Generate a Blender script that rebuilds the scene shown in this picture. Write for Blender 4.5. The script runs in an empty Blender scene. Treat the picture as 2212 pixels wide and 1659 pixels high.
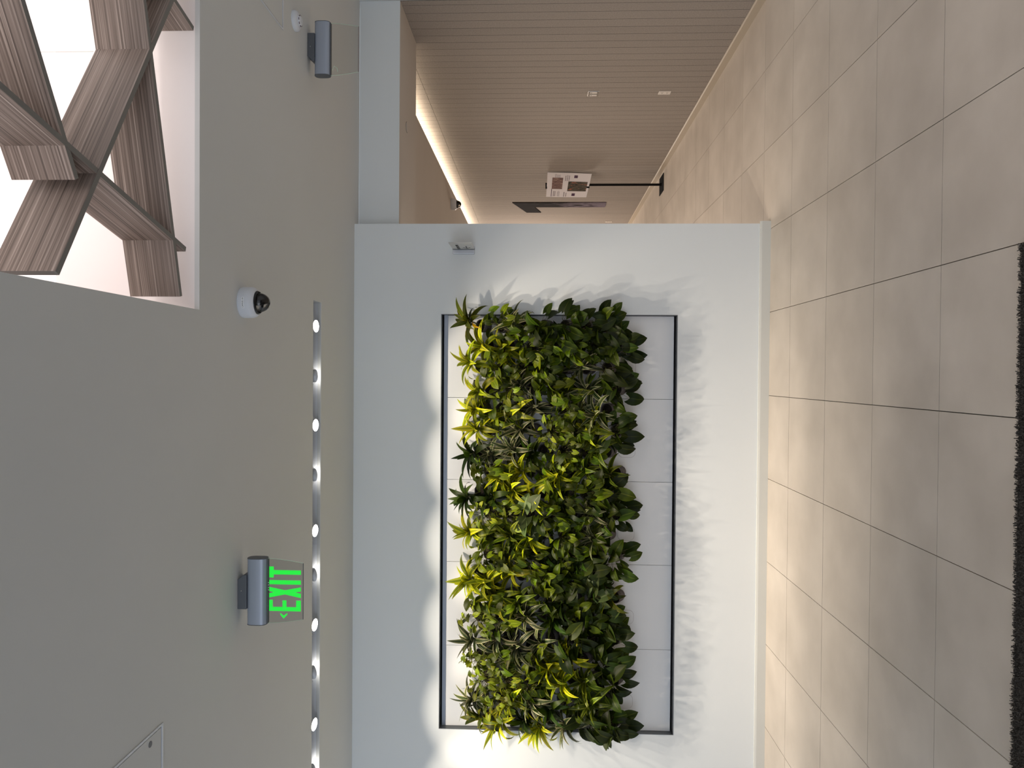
import bpy, math, random
from mathutils import Vector, Matrix
R = random.Random(7)
C = bpy.context.scene.collection
sc = bpy.context.scene
PI = math.pi

# ------------------------------------------------------------------ camera
FPX = 1559.76
cd = bpy.data.cameras.new('camera'); cam = bpy.data.objects.new('camera', cd); C.objects.link(cam)
cd.sensor_fit = 'HORIZONTAL'; cd.sensor_width = 36.0; cd.lens = FPX / 2212 * 36.0
cd.clip_start = 0.05; cd.clip_end = 60
cam.matrix_world = Matrix(((0.0075748, 0.9998878, 0.0129252, 0),
                           (0.0401051, 0.0126114, -0.9991159, 0),
                           (-0.9991668, 0.0080865, -0.0400050, 1.66893),
                           (0, 0, 0, 1)))
sc.camera = cam

# ------------------------------------------------------------------ world, view
w = bpy.data.worlds.new('world'); sc.world = w; w.use_nodes = True
bg = w.node_tree.nodes['Background']; bg.inputs[0].default_value = (0.80, 0.88, 1.0, 1); bg.inputs[1].default_value = 0.88
sc.view_settings.view_transform = 'Standard'; sc.view_settings.look = 'None'
sc.view_settings.exposure = 0.0; sc.view_settings.gamma = 1.0; sc.view_settings.use_curve_mapping = False

CEIL = 3.074; WY = 5.373; WR = 2.845

def area(name, loc, target, sx, sy, power, col):
    l = bpy.data.lights.new(name, 'AREA'); l.shape = 'RECTANGLE'; l.size = sx; l.size_y = sy
    l.energy = power; l.color = col
    o = bpy.data.objects.new(name, l); C.objects.link(o); o.location = loc
    o.rotation_euler = (Vector(target) - Vector(loc)).to_track_quat('-Z', 'Y').to_euler(); return o
def spot(name, loc, target, half, power, col, blend=0.6, rad=0.03):
    l = bpy.data.lights.new(name, 'SPOT'); l.energy = power; l.color = col; l.spot_size = 2 * math.radians(half)
    l.spot_blend = blend; l.shadow_soft_size = rad
    o = bpy.data.objects.new(name, l); C.objects.link(o); o.location = loc
    o.rotation_euler = (Vector(target) - Vector(loc)).to_track_quat('-Z', 'Y').to_euler(); return o

# LED strip lying in the cove of the corridor, washing the panelled wall
area('cove_strip_light', (2.74, 11.1, 3.05), (2.845, 11.1, 3.045), 9.7, 0.03, 34, (1.0, 0.86, 0.68))
# wide light at the far end of the corridor (a lit lobby round the corner) and its ceiling lamps
area('corridor_end_light', (0.9, 15.4, 2.1), (2.7, 10.0, 1.2), 1.4, 1.2, 115, (1.0, 0.88, 0.77))
area('corridor_lamp_light', (0.6, 8.0, 2.80), (0.6, 8.0, 0), 0.9, 4.5, 66, (1.0, 0.88, 0.77)).rotation_euler = (0, 0, 0)
area('recess_wall_fill', (1.45, 2.50, 3.66), (1.45, 2.917, 3.28), 2.1, 0.05, 2.8, (1.0, 0.91, 0.88))  # unseen fill added high in the recess to brighten its far wall
area('recess_near_fill', (1.45, 0.50, 3.50), (1.45, 2.9, 3.25), 2.0, 0.10, 12, (1.0, 0.90, 0.87))  # unseen fill added on the near side to lift the boards and far wall
# tall window behind the photographer
area('window_light', (-2.6, -3.2, 1.7), (-0.4, 4.0, 3.0), 3.5, 2.4, 50, (0.86, 0.92, 1.0))

# ------------------------------------------------------------------ helpers
def lk(o, parent=None):
    C.objects.link(o)
    if parent is not None: o.parent = parent
    return o
def tag(o, label=None, cat=None, group=None, kind=None):
    if label: o['label'] = label
    if cat: o['category'] = cat
    if group: o['group'] = group
    if kind: o['kind'] = kind
    return o
def empty(name, loc=(0, 0, 0)):
    o = bpy.data.objects.new(name, None); o.empty_display_size = 0.1; o.location = loc; return lk(o)

class MB:
    def __init__(s): s.v = []; s.f = []; s.uv = None; s.m = []
    def add(s, vs, fs, mi=0):
        n = len(s.v); s.v += [tuple(q) for q in vs]; s.f += [tuple(i + n for i in f) for f in fs]; s.m += [mi] * len(fs); return s
    def box(s, x0, x1, y0, y1, z0, z1, mi=0):
        return s.add([(x0,y0,z0),(x1,y0,z0),(x1,y1,z0),(x0,y1,z0),(x0,y0,z1),(x1,y0,z1),(x1,y1,z1),(x0,y1,z1)],
              [(0,3,2,1),(4,5,6,7),(0,1,5,4),(1,2,6,5),(2,3,7,6),(3,0,4,7)], mi)
    def obox(s, M, hx, hy, hz, mi=0):
        vs = [M @ Vector((a*hx, b*hy, c*hz)) for c in (-1, 1) for a, b in ((-1,-1),(1,-1),(1,1),(-1,1))]
        return s.add(vs, [(0,3,2,1),(4,5,6,7),(0,1,5,4),(1,2,6,5),(2,3,7,6),(3,0,4,7)], mi)
    def lathe(s, prof, M=Matrix(), n=32, mi=0, cap0=True, cap1=True):
        vs = []; fs = []
        for r, h in prof:
            for k in range(n):
                a = 2*PI*k/n; vs.append(M @ Vector((r*math.cos(a), r*math.sin(a), h)))
        for i in range(len(prof)-1):
            for k in range(n):
                k2 = (k+1) % n; fs.append((i*n+k, i*n+k2, (i+1)*n+k2, (i+1)*n+k))
        if cap0: fs.append(tuple(range(n-1, -1, -1)))
        if cap1: fs.append(tuple((len(prof)-1)*n + k for k in range(n)))
        return s.add(vs, fs, mi)
    def tube(s, pts, r, n=6, r1=None, mi=0):
        pts = [Vector(p) for p in pts]; vs = []; fs = []; L = len(pts)
        for i, p in enumerate(pts):
            d = (pts[min(i+1, L-1)] - pts[max(i-1, 0)]).normalized()
            u = d.orthogonal().normalized(); w_ = d.cross(u)
            rr = r + ((r1 if r1 is not None else r) - r) * i / (L-1)
            for k in range(n):
                a = 2*PI*k/n; vs.append(p + u*rr*math.cos(a) + w_*rr*math.sin(a))
        for i in range(L-1):
            for k in range(n):
                k2 = (k+1) % n; fs.append((i*n+k, i*n+k2, (i+1)*n+k2, (i+1)*n+k))
        fs.append(tuple(range(n-1, -1, -1))); fs.append(tuple((L-1)*n+k for k in range(n)))
        return s.add(vs, fs, mi)
    def prism(s, poly, fn, t0, t1, mi=0):      # poly in 2D; fn(a, b, t) -> 3D point
        n = len(poly)
        vs = [fn(a, b, t0) for a, b in poly] + [fn(a, b, t1) for a, b in poly]
        fs = [tuple(range(n)), tuple(range(2*n-1, n-1, -1))] + [(i, (i+1) % n + 0, (i+1) % n + n, i+n) for i in range(n)]
        return s.add(vs, fs, mi)
    def mesh(s, name, smooth=False, ang=None):
        me = bpy.data.meshes.new(name); me.from_pydata(s.v, [], s.f)
        if any(s.m): me.polygons.foreach_set('material_index', s.m)
        if s.uv:
            ul = me.uv_layers.new(name='UVMap')
            for lo in me.loops: ul.data[lo.index].uv = s.uv[lo.vertex_index]
        me.update()
        import bmesh
        bm = bmesh.new(); bm.from_mesh(me)
        if not s.uv: bmesh.ops.recalc_face_normals(bm, faces=bm.faces)
        if ang is not None:
            for e in bm.edges:
                e.smooth = (len(e.link_faces) == 2 and e.calc_face_angle(0) < math.radians(ang))
            for f in bm.faces: f.smooth = True
        elif smooth:
            for f in bm.faces: f.smooth = True
        bm.to_mesh(me); bm.free()
        return me
    def build(s, name, mats, parent=None, smooth=False, ang=None, bevel=0):
        me = s.mesh(name, smooth, ang)
        for m in (mats if isinstance(mats, (list, tuple)) else [mats]): me.materials.append(m)
        o = bpy.data.objects.new(name, me)
        if bevel:
            b = o.modifiers.new('bevel', 'BEVEL'); b.width = bevel; b.segments = 2; b.limit_method = 'ANGLE'
        return lk(o, parent)

def holed(A, B, z0, z1, holes, fn):
    """plate over A x B with rectangular holes, fn(a,b,c) maps to 3D"""
    xs = sorted({A[0], A[1], *[h[0] for h in holes], *[h[1] for h in holes]})
    ys = sorted({B[0], B[1], *[h[2] for h in holes], *[h[3] for h in holes]})
    xs = [x for x in xs if A[0] <= x <= A[1]]; ys = [y for y in ys if B[0] <= y <= B[1]]
    def solid(i, j):
        if i < 0 or j < 0 or i >= len(xs)-1 or j >= len(ys)-1: return False
        cx = (xs[i]+xs[i+1])/2; cy = (ys[j]+ys[j+1])/2
        return not any(h[0] < cx < h[1] and h[2] < cy < h[3] for h in holes)
    mb = MB()
    for i in range(len(xs)-1):
        for j in range(len(ys)-1):
            if not solid(i, j): continue
            a0, a1, b0, b1 = xs[i], xs[i+1], ys[j], ys[j+1]
            mb.add([fn(a0,b0,z0), fn(a1,b0,z0), fn(a1,b1,z0), fn(a0,b1,z0)], [(0,1,2,3)])
            mb.add([fn(a0,b0,z1), fn(a1,b0,z1), fn(a1,b1,z1), fn(a0,b1,z1)], [(3,2,1,0)])
            for (di, dj, p, q) in ((-1,0,(a0,b0),(a0,b1)), (1,0,(a1,b0),(a1,b1)), (0,-1,(a0,b0),(a1,b0)), (0,1,(a0,b1),(a1,b1))):
                if not solid(i+di, j+dj):
                    mb.add([fn(*p,z0), fn(*q,z0), fn(*q,z1), fn(*p,z1)], [(0,1,2,3)])
    # weld
    idx = {}; nv = []; mp = []
    for v in mb.v:
        k = tuple(round(c, 5) for c in v)
        if k not in idx: idx[k] = len(nv); nv.append(v)
        mp.append(idx[k])
    mb.v = nv; mb.f = [tuple(mp[i] for i in f) for f in mb.f]
    return mb

# ------------------------------------------------------------------ materials
def mat(name, col, rough=0.6, metal=0.0, spec=0.5, emit=None, es=0, trans=0, ior=1.45):
    m = bpy.data.materials.new(name); m.use_nodes = True
    b = m.node_tree.nodes['Principled BSDF']
    b.inputs['Base Color'].default_value = (*col, 1); b.inputs['Roughness'].default_value = rough
    b.inputs['Metallic'].default_value = metal; b.inputs['Specular IOR Level'].default_value = spec
    b.inputs['Transmission Weight'].default_value = trans; b.inputs['IOR'].default_value = ior
    if emit: b.inputs['Emission Color'].default_value = (*emit, 1); b.inputs['Emission Strength'].default_value = es
    return m
def N(m, t, **k):
    n = m.node_tree.nodes.new(t)
    for a, b in k.items(): setattr(n, a, b)
    return n
def L(m, a, b): m.node_tree.links.new(a, b)
def P(m): return m.node_tree.nodes['Principled BSDF']
def ramp(m, stops):
    r = N(m, 'ShaderNodeValToRGB'); e = r.color_ramp.elements
    while len(e) < len(stops): e.new(0.5)
    for i, (p, c) in enumerate(stops): e[i].position = p; e[i].color = (*c, 1)
    return r
def noise_mat(name, c0, c1, scale, rough=0.7, bump=0.0, bscale=None, stretch=(1,1,1), detail=4, spec=0.3, lo=0.3, hi=0.7, rnd=0.0):
    m = mat(name, c0, rough, spec=spec)
    tc = N(m, 'ShaderNodeTexCoord'); g = N(m, 'ShaderNodeNewGeometry')
    mp = N(m, 'ShaderNodeMapping'); mp.inputs['Scale'].default_value = stretch
    L(m, g.outputs['Position'], mp.inputs['Vector'])
    n = N(m, 'ShaderNodeTexNoise'); n.inputs['Scale'].default_value = scale; n.inputs['Detail'].default_value = detail
    L(m, mp.outputs[0], n.inputs['Vector'])
    r = ramp(m, [(lo, c0), (hi, c1)]); L(m, n.outputs['Fac'], r.inputs[0])
    out = r.outputs[0]
    if rnd:
        oi = N(m, 'ShaderNodeObjectInfo'); mr = N(m, 'ShaderNodeMapRange')
        mr.inputs['To Min'].default_value = 1-rnd; mr.inputs['To Max'].default_value = 1+rnd
        L(m, oi.outputs['Random'], mr.inputs['Value'])
        vm = N(m, 'ShaderNodeVectorMath', operation='SCALE'); L(m, out, vm.inputs[0]); L(m, mr.outputs[0], vm.inputs['Scale']); out = vm.outputs[0]
    L(m, out, P(m).inputs['Base Color'])
    if bump:
        n2 = N(m, 'ShaderNodeTexNoise'); n2.inputs['Scale'].default_value = bscale or scale*8; L(m, g.outputs['Position'], n2.inputs['Vector'])
        b = N(m, 'ShaderNodeBump'); b.inputs['Strength'].default_value = bump; b.inputs['Distance'].default_value = 0.002
        L(m, n2.outputs['Fac'], b.inputs['Height']); L(m, b.outputs[0], P(m).inputs['Normal'])
    return m

M_ceil = noise_mat('ceiling_paint', (0.635,0.64,0.625), (0.655,0.66,0.645), 1.5, 0.9, 0.05, 220)
M_wall = noise_mat('wall_paint', (0.79,0.82,0.825), (0.81,0.84,0.845), 1.2, 0.85, 0.05, 220)
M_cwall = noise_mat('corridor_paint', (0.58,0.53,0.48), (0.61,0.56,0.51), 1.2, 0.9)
M_tile = noise_mat('greige_tile', (0.54,0.475,0.405), (0.66,0.585,0.505), 2.6, 0.5, 0.04, 60, stretch=(1,1,1), detail=8, spec=0.35, rnd=0.035)
M_grout = mat('dark_grout', (0.09,0.075,0.065), 0.9)
M_felt = noise_mat('felt_panel', (0.30,0.262,0.228), (0.38,0.33,0.288), 90, 0.95, 0.3, 400, detail=3, rnd=0.03)
M_feltback = mat('felt_gap', (0.045,0.036,0.030), 0.95)
M_base = mat('baseboard_paint', (0.66,0.66,0.62), 0.45)
M_basetan = mat('tan_baseboard', (0.50,0.42,0.32), 0.4)
M_white = mat('recess_white', (0.90,0.85,0.835), 0.85)
M_glow = mat('luminous_panel', (0.9,0.88,0.87), 0.8, emit=(1.0,0.93,0.91), es=0.72)
M_alu = mat('brushed_aluminium', (0.62,0.64,0.68), 0.38, metal=0.9)
M_refl = mat('slot_reflector_white_silver', (0.80,0.82,0.86), 0.5, metal=0.15)
M_dkmetal = mat('grey_metal_trim', (0.20,0.21,0.22), 0.5, metal=0.6)
M_house = mat('blue_grey_housing', (0.40,0.44,0.52), 0.42, metal=0.3)
M_housedk = mat('dark_grey_housing', (0.13,0.14,0.155), 0.5, metal=0.3)
M_black = mat('black_plastic', (0.01,0.01,0.01), 0.25)
M_matblack = mat('matt_black_metal', (0.012,0.012,0.012), 0.85, spec=0.08)
M_camwhite = mat('camera_white', (0.70,0.72,0.76), 0.4)
M_plate = mat('switch_plate', (0.72,0.66,0.60), 0.35)
M_steel = mat('bright_steel', (0.75,0.74,0.72), 0.22, metal=1.0)
M_panel = mat('white_panel', (0.80,0.81,0.82), 0.45)
M_pot = noise_mat('grey_felt_pot', (0.075,0.066,0.066), (0.12,0.105,0.10), 60, 0.85, 0.2, 300)
M_soil = noise_mat('soil', (0.012,0.009,0.007), (0.03,0.022,0.016), 120, 1.0, 0.6, 200)
M_lamp = mat('lamp_face', (1,1,1), 0.4, emit=(1.0,0.96,0.90), es=12)
M_lampdim = mat('lamp_back', (0.60,0.62,0.66), 0.4, metal=0.2)
M_wire = mat('white_wire', (0.8,0.78,0.74), 0.4)
M_green = mat('green_letters', (0.02,0.5,0.06), 0.4, emit=(0.012,0.80,0.04), es=0.82)
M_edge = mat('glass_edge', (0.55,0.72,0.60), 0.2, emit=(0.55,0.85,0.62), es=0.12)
M_txt = mat('dark_lettering', (0.03,0.03,0.03), 0.6)
M_txtgrey = mat('grey_lettering', (0.22,0.17,0.19), 0.6)
M_sign = mat('sign_face', (0.58,0.57,0.54), 0.5)
M_rug = noise_mat('rug_pile', (0.03,0.026,0.022), (0.14,0.125,0.11), 160, 1.0, spec=0.1)

def glass_mat(name, tint, fr=0.06):
    m = bpy.data.materials.new(name); m.use_nodes = True; nt = m.node_tree; nt.nodes.clear()
    o = nt.nodes.new('ShaderNodeOutputMaterial'); t = nt.nodes.new('ShaderNodeBsdfTransparent'); t.inputs[0].default_value = (*tint, 1)
    g = nt.nodes.new('ShaderNodeBsdfGlossy'); g.inputs['Roughness'].default_value = 0.03
    f = nt.nodes.new('ShaderNodeFresnel'); f.inputs[0].default_value = 1.45
    x = nt.nodes.new('ShaderNodeMixShader'); nt.links.new(f.outputs[0], x.inputs[0]); nt.links.new(t.outputs[0], x.inputs[1]); nt.links.new(g.outputs[0], x.inputs[2])
    nt.links.new(x.outputs[0], o.inputs[0]); return m
M_glass = glass_mat('clear_acrylic', (0.95,0.95,0.94))
M_glass2 = glass_mat('smoked_acrylic', (0.88,0.88,0.88))
M_bubble = glass_mat('camera_bubble_glass', (0.90,0.88,0.86))

def wood_mat():
    m = mat('grey_brown_veneer', (0.2,0.16,0.13), 0.5, spec=0.3)
    uv = N(m, 'ShaderNodeUVMap'); mp = N(m, 'ShaderNodeMapping'); mp.inputs['Scale'].default_value = (0.9, 150, 1)
    L(m, uv.outputs[0], mp.inputs[0])
    oi = N(m, 'ShaderNodeObjectInfo'); cx = N(m, 'ShaderNodeMath', operation='MULTIPLY'); cx.inputs[1].default_value = 40
    L(m, oi.outputs['Random'], cx.inputs[0])
    n = N(m, 'ShaderNodeTexNoise', noise_dimensions='4D'); n.inputs['Scale'].default_value = 1.0; n.inputs['Detail'].default_value = 5; n.inputs['Roughness'].default_value = 0.65
    L(m, mp.outputs[0], n.inputs['Vector']); L(m, cx.outputs[0], n.inputs['W'])
    r = ramp(m, [(0.36, (0.10,0.08,0.068)), (0.47, (0.21,0.165,0.14)), (0.55, (0.26,0.21,0.18)), (0.66, (0.50,0.42,0.37))])
    L(m, n.outputs['Fac'], r.inputs[0]); L(m, r.outputs[0], P(m).inputs['Base Color'])
    return m
M_wood = wood_mat()
M_woodedge = mat('grey_board_edge', (0.20,0.19,0.175), 0.6)

def leaf_mat(name, stops, nscale=3.0, rough=0.42, stripe=0.03, var=0.45, trans=True):
    """colour across the blade from the midrib (0) to the margin (1)"""
    m = mat(name, stops[0][1], rough, spec=0.22)
    uv = N(m, 'ShaderNodeUVMap'); sp = N(m, 'ShaderNodeSeparateXYZ'); L(m, uv.outputs[0], sp.inputs[0])
    a = N(m, 'ShaderNodeMath', operation='SUBTRACT'); a.inputs[1].default_value = 0.5; L(m, sp.outputs['X'], a.inputs[0])
    b = N(m, 'ShaderNodeMath', operation='ABSOLUTE'); L(m, a.outputs[0], b.inputs[0])
    c = N(m, 'ShaderNodeMath', operation='MULTIPLY'); c.inputs[1].default_value = 2.0; L(m, b.outputs[0], c.inputs[0])
    oi = N(m, 'ShaderNodeObjectInfo')
    mp = N(m, 'ShaderNodeMapping'); mp.inputs['Scale'].default_value = (9, 0.8, 1); L(m, uv.outputs[0], mp.inputs[0])
    n = N(m, 'ShaderNodeTexNoise', noise_dimensions='4D'); n.inputs['Scale'].default_value = nscale; L(m, mp.outputs[0], n.inputs['Vector'])
    k = N(m, 'ShaderNodeMath', operation='MULTIPLY'); k.inputs[1].default_value = 50; L(m, oi.outputs['Random'], k.inputs[0]); L(m, k.outputs[0], n.inputs['W'])
    d = N(m, 'ShaderNodeMath', operation='SUBTRACT'); d.inputs[1].default_value = 0.5; L(m, n.outputs['Fac'], d.inputs[0])
    e = N(m, 'ShaderNodeMath', operation='MULTIPLY_ADD'); e.inputs[1].default_value = stripe*10; L(m, d.outputs[0], e.inputs[0]); L(m, c.outputs[0], e.inputs[2])
    r = ramp(m, stops); L(m, e.outputs[0], r.inputs[0])
    hs = N(m, 'ShaderNodeHueSaturation'); hs.inputs['Saturation'].default_value = 1.05; L(m, r.outputs[0], hs.inputs['Color'])
    mr = N(m, 'ShaderNodeMapRange'); pw = N(m, 'ShaderNodeMath', operation='POWER'); pw.inputs[1].default_value = 2.2; L(m, oi.outputs['Random'], pw.inputs[0]); mr.inputs['To Min'].default_value = 0.78*(1-var); mr.inputs['To Max'].default_value = 0.78*(1+2.4*var); L(m, pw.outputs[0], mr.inputs['Value']); L(m, mr.outputs[0], hs.inputs['Value'])  # many dark, few bright leaves: lit and shaded foliage put into the colour
    mh = N(m, 'ShaderNodeMath', operation='FRACT'); mk = N(m, 'ShaderNodeMath', operation='MULTIPLY'); mk.inputs[1].default_value = 17.3; L(m, oi.outputs['Random'], mk.inputs[0]); L(m, mk.outputs[0], mh.inputs[0])
    m2 = N(m, 'ShaderNodeMapRange'); m2.inputs['To Min'].default_value = 0.475; m2.inputs['To Max'].default_value = 0.515; L(m, mh.outputs[0], m2.inputs['Value']); L(m, m2.outputs[0], hs.inputs['Hue'])
    L(m, hs.outputs[0], P(m).inputs['Base Color'])
    if trans:
        nt = m.node_tree; out = nt.nodes['Material Output']; tr = N(m, 'ShaderNodeBsdfTranslucent'); L(m, hs.outputs[0], tr.inputs[0])
        mx = N(m, 'ShaderNodeMixShader'); mx.inputs[0].default_value = 0.24
        L(m, P(m).outputs[0], mx.inputs[1]); L(m, tr.outputs[0], mx.inputs[2]); L(m, mx.outputs[0], out.inputs[0])
    return m
LM = {
 'L': leaf_mat('lime_leaf', [(0.0,(0.26,0.30,0.010)),(0.30,(0.11,0.17,0.008)),(0.50,(0.66,0.65,0.10)),(0.62,(0.36,0.40,0.012)),(1.0,(0.52,0.53,0.015))], stripe=0.06),
 'W': leaf_mat('white_edged_leaf', [(0.0,(0.03,0.05,0.012)),(0.34,(0.022,0.042,0.010)),(0.43,(0.50,0.48,0.24)),(0.52,(0.025,0.045,0.012)),(0.74,(0.03,0.055,0.014)),(0.84,(0.62,0.57,0.32))], stripe=0.03),
 'D': leaf_mat('dark_green_leaf', [(0.0,(0.03,0.052,0.006)),(0.5,(0.018,0.036,0.004)),(1.0,(0.033,0.058,0.006))]),
 'G': leaf_mat('green_striped_leaf', [(0.0,(0.09,0.125,0.01)),(0.45,(0.035,0.062,0.006)),(0.6,(0.28,0.32,0.04)),(1.0,(0.07,0.11,0.008))], stripe=0.05),
 'Y': leaf_mat('olive_leaf', [(0.0,(0.08,0.10,0.010)),(0.6,(0.042,0.066,0.006)),(0.9,(0.17,0.15,0.010))]),
 'H': leaf_mat('heart_leaf_green', [(0.0,(0.17,0.21,0.028)),(0.10,(0.050,0.084,0.005)),(1.0,(0.095,0.130,0.008))], nscale=2, var=0.58),
 'S': leaf_mat('pale_green_leaf', [(0.0,(0.26,0.30,0.05)),(0.15,(0.115,0.16,0.012)),(1.0,(0.19,0.23,0.020))], nscale=2),
 'B': leaf_mat('grey_green_leaf', [(0.0,(0.20,0.24,0.10)),(0.15,(0.075,0.11,0.035)),(1.0,(0.12,0.16,0.055))], nscale=2),
 'P': leaf_mat('deep_green_heart_leaf', [(0.0,(0.08,0.10,0.014)),(0.12,(0.022,0.038,0.004)),(1.0,(0.034,0.055,0.005))], nscale=2, var=0.5),
}
M_yellow = leaf_mat('yellowed_leaf', [(0.0,(0.55,0.42,0.03)),(0.6,(0.62,0.38,0.015)),(1.0,(0.42,0.30,0.02))])
M_stem = noise_mat('plant_stem', (0.10,0.11,0.03), (0.17,0.14,0.06), 40, 0.7)

# ------------------------------------------------------------------ floor
fl = tag(MB().box(-5.5, 3.6, -3.5, 17, -0.12, -0.012).build('floor', M_grout), kind='structure')
T = 0.61; X0 = -0.13884; Y0 = 3.09641; G = 0.0019
tile_me = MB().box(G-T/2, T/2-G, G-T/2, T/2-G, -0.011, 0.0).mesh('tile'); tile_me.materials.append(M_tile)
def in_rug(x, y): return False
for i in range(-7, 5):
    for j in range(-5, 22):
        xc = X0 + T*(i+0.5); yc = Y0 + T*(j+0.5)
        if yc > 5.6 and xc < 0.1: continue
        if yc < 0.6 and (i < -6): continue
        xa, xb = xc-T/2+G, xc+T/2-G
        if xb > WR: xb = WR-0.002
        if xb - xa < 0.03: continue
        if xb < xc+T/2-G-1e-5:
            o = MB().box(xa-xc, xb-xc, G-T/2, T/2-G, -0.011, 0).build('floor_tile', M_tile, fl); o.location = (xc, yc, 0)
        else:
            o = bpy.data.objects.new('floor_tile', tile_me); o.location = (xc, yc, 0); lk(o, fl)

# ------------------------------------------------------------------ ceiling of the room with recess, slot and hatches
REC = (0.257, 2.60, 0.4, 2.917)
SLOT = (-4.4, 0.450, 4.402, 4.556)
HAT = [(1.846, 2.456, 3.256, 3.866), (-1.921, -1.311, 2.025, 2.635)]
ceil = tag(holed((-5.5, 3.0), (-3.5, 5.5), CEIL, CEIL+0.02, [REC, SLOT] + HAT, lambda a, b, c: (a, b, c)).build('ceiling', M_ceil), kind='structure')
MB().box(-5.5, 3.0, -3.5, 5.5, CEIL+0.75, CEIL+0.80).build('slab', M_ceil, ceil)
rec = MB()
x0, x1, y0, y1 = REC; zt = 3.683
rec.box(x0-0.02, x0, y0-0.02, y1+0.02, CEIL+0.0201, zt).box(x1, x1+0.02, y0-0.02, y1+0.02, CEIL+0.0201, zt)
rec.box(x0, x1, y0-0.02, y0, CEIL+0.0201, zt).box(x0, x1, y1, y1+0.02, CEIL+0.0201, zt)
rec.build('recess_side', M_white, ceil)
MB().box(x0, x1, y0, y1, zt-0.004, zt+0.01).build('luminous_panel', M_glow, ceil)
# slot channel
x0, x1, y0, y1 = SLOT
sl = MB(); sl.box(x0, x1, y0-0.012, y0, CEIL+0.0201, 3.24); sl.box(x0, x1, y0, y1, 3.23, 3.24)
sl.box(x0-0.01, x0, y0, y1, CEIL+0.0201, 3.24)
sl.build('slot_channel', M_dkmetal, ceil)
MB().box(x1, x1+0.012, y0-0.012, y1+0.012, CEIL+0.0201, 3.24).build('slot_end', M_ceil, ceil)
cv = []; 
for k in range(9):
    a = k/8; cv.append((y1 + 0.004 - 0.045*a**1.8, CEIL-0.001 + 0.155*a))
pl = cv + [(y1+0.014, cv[-1][1]), (y1+0.014, CEIL+0.021), (y1+0.0045, CEIL+0.021)]
for sx0, sx1 in ((x0, -1.0965), (-1.0945, x1-0.001)):
    MB().prism(cv + [(y1+0.014, cv[-1][1]), (y1+0.014, cv[0][1]+0.021)], lambda a, b, t: (t, a, b), sx0, sx1).build('slot_reflector', M_refl, ceil, ang=40)
# hatches
def hatch(b, label, keyhole=None):
    x0, x1, y0, y1 = b; t = empty('access_hatch', ((x0+x1)/2, (y0+y1)/2, CEIL))
    tag(t, label, 'ceiling hatch', 'flush access hatches in the ceiling')
    cx, cy = t.location.x, t.location.y
    fr = holed((x0-cx+0.001, x1-cx-0.001), (y0-cy+0.001, y1-cy-0.001), -0.003, 0.015, [(x0-cx+0.009, x1-cx-0.009, y0-cy+0.009, y1-cy-0.009)], lambda a, b, c: (a, b, c))
    fr.build('frame', M_camwhite, t)
    d = MB().box(x0-cx+0.0145, x1-cx-0.0145, y0-cy+0.0145, y1-cy-0.0145, -0.0005, 0.012).build('door', M_ceil, t)
    MB().box(x0-cx+0.001, x1-cx-0.001, y0-cy+0.001, y1-cy-0.001, 0.0155, 0.018).build('back_plate', M_txt, t)
    if keyhole:
        MB().lathe([(0.011, -0.002), (0.012, 0.0)], Matrix.Translation((keyhole[0]-cx, keyhole[1]-cy, 0)), 16).build('latch', M_housedk, d)
hatch(HAT[0], 'flush square access hatch beside the recess with wooden boards')
hatch(HAT[1], 'flush square access hatch with small dark latch near the green EXIT sign', (-1.35, 2.546))

# ------------------------------------------------------------------ back wall with the planter niche
FX0, FX1, FZ0, FZ1 = -2.668, 0.449, 0.665, 2.417
wb = tag(holed((-5.5, 1.121), (0.0, CEIL), WY, 5.500, [(FX0, FX1, FZ0, FZ1)], lambda a, b, c: (a, c, b)).build('wall_back', M_wall), kind='structure')
MB().box(FX0-0.05, FX1+0.05, 5.501, 5.52, FZ0-0.05, FZ1+0.05).build('niche_back', M_txt, wb)
lin = holed((FX0+0.0005, FX1-0.0005), (FZ0+0.0005, FZ1-0.0005), WY-0.0015, 5.50, [(FX0+0.004, FX1-0.004, FZ0+0.004, FZ1-0.004)], lambda a, b, c: (a, c, b))
lin.build('niche_frame', M_dkmetal, wb)
MB().box(FX0+0.004, FX1-0.004, 5.425, 5.44, 2.372, 2.400).build('niche_rail', M_house, wb)
bbd = MB().prism([(0,0),(0.016,0),(0.016,0.062),(0.011,0.075),(0,0.076)], lambda a, b, t: (t, WY-a, b), -5.5, 1.137)
tag(bbd.build('baseboard_back', M_base), kind='structure')
# front part of the right wall (outside the frame), bulkhead, corridor shell
tag(MB().box(WR+0.001, 3.0, -3.5, 5.50, 0, CEIL).build('wall_right', M_wall), kind='structure')
tr = MB().box(1.122, WR, 5.502, 6.215, 2.7645, CEIL)
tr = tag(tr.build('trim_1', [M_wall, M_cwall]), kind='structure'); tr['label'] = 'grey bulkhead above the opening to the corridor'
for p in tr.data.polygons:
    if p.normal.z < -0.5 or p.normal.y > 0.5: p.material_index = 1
co = MB().box(-3.0, 2.405, 6.216, 16.0, 2.85, 2.87); 
co.box(2.395, 2.405, 6.216, 16.0, 2.87, 2.885)
co = tag(co.build('ceiling', M_cwall), kind='structure')
MB().box(-3.0, 3.0, 6.216, 16.0, CEIL+0.03, CEIL+0.06).build('upper_slab', M_cwall, co)
MB().box(-3.0, 1.121, 5.502, 6.215, 2.85, 2.87).build('soffit', M_cwall, co)
tag(MB().box(-3.1, -3.0, 5.5, 16.0, 0, CEIL+0.06).build('wall_left', M_cwall), kind='structure')
tag(MB().box(-3.0, 3.0, 16.0, 16.1, 0, CEIL+0.06).build('wall_far', M_cwall), kind='structure')
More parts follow.
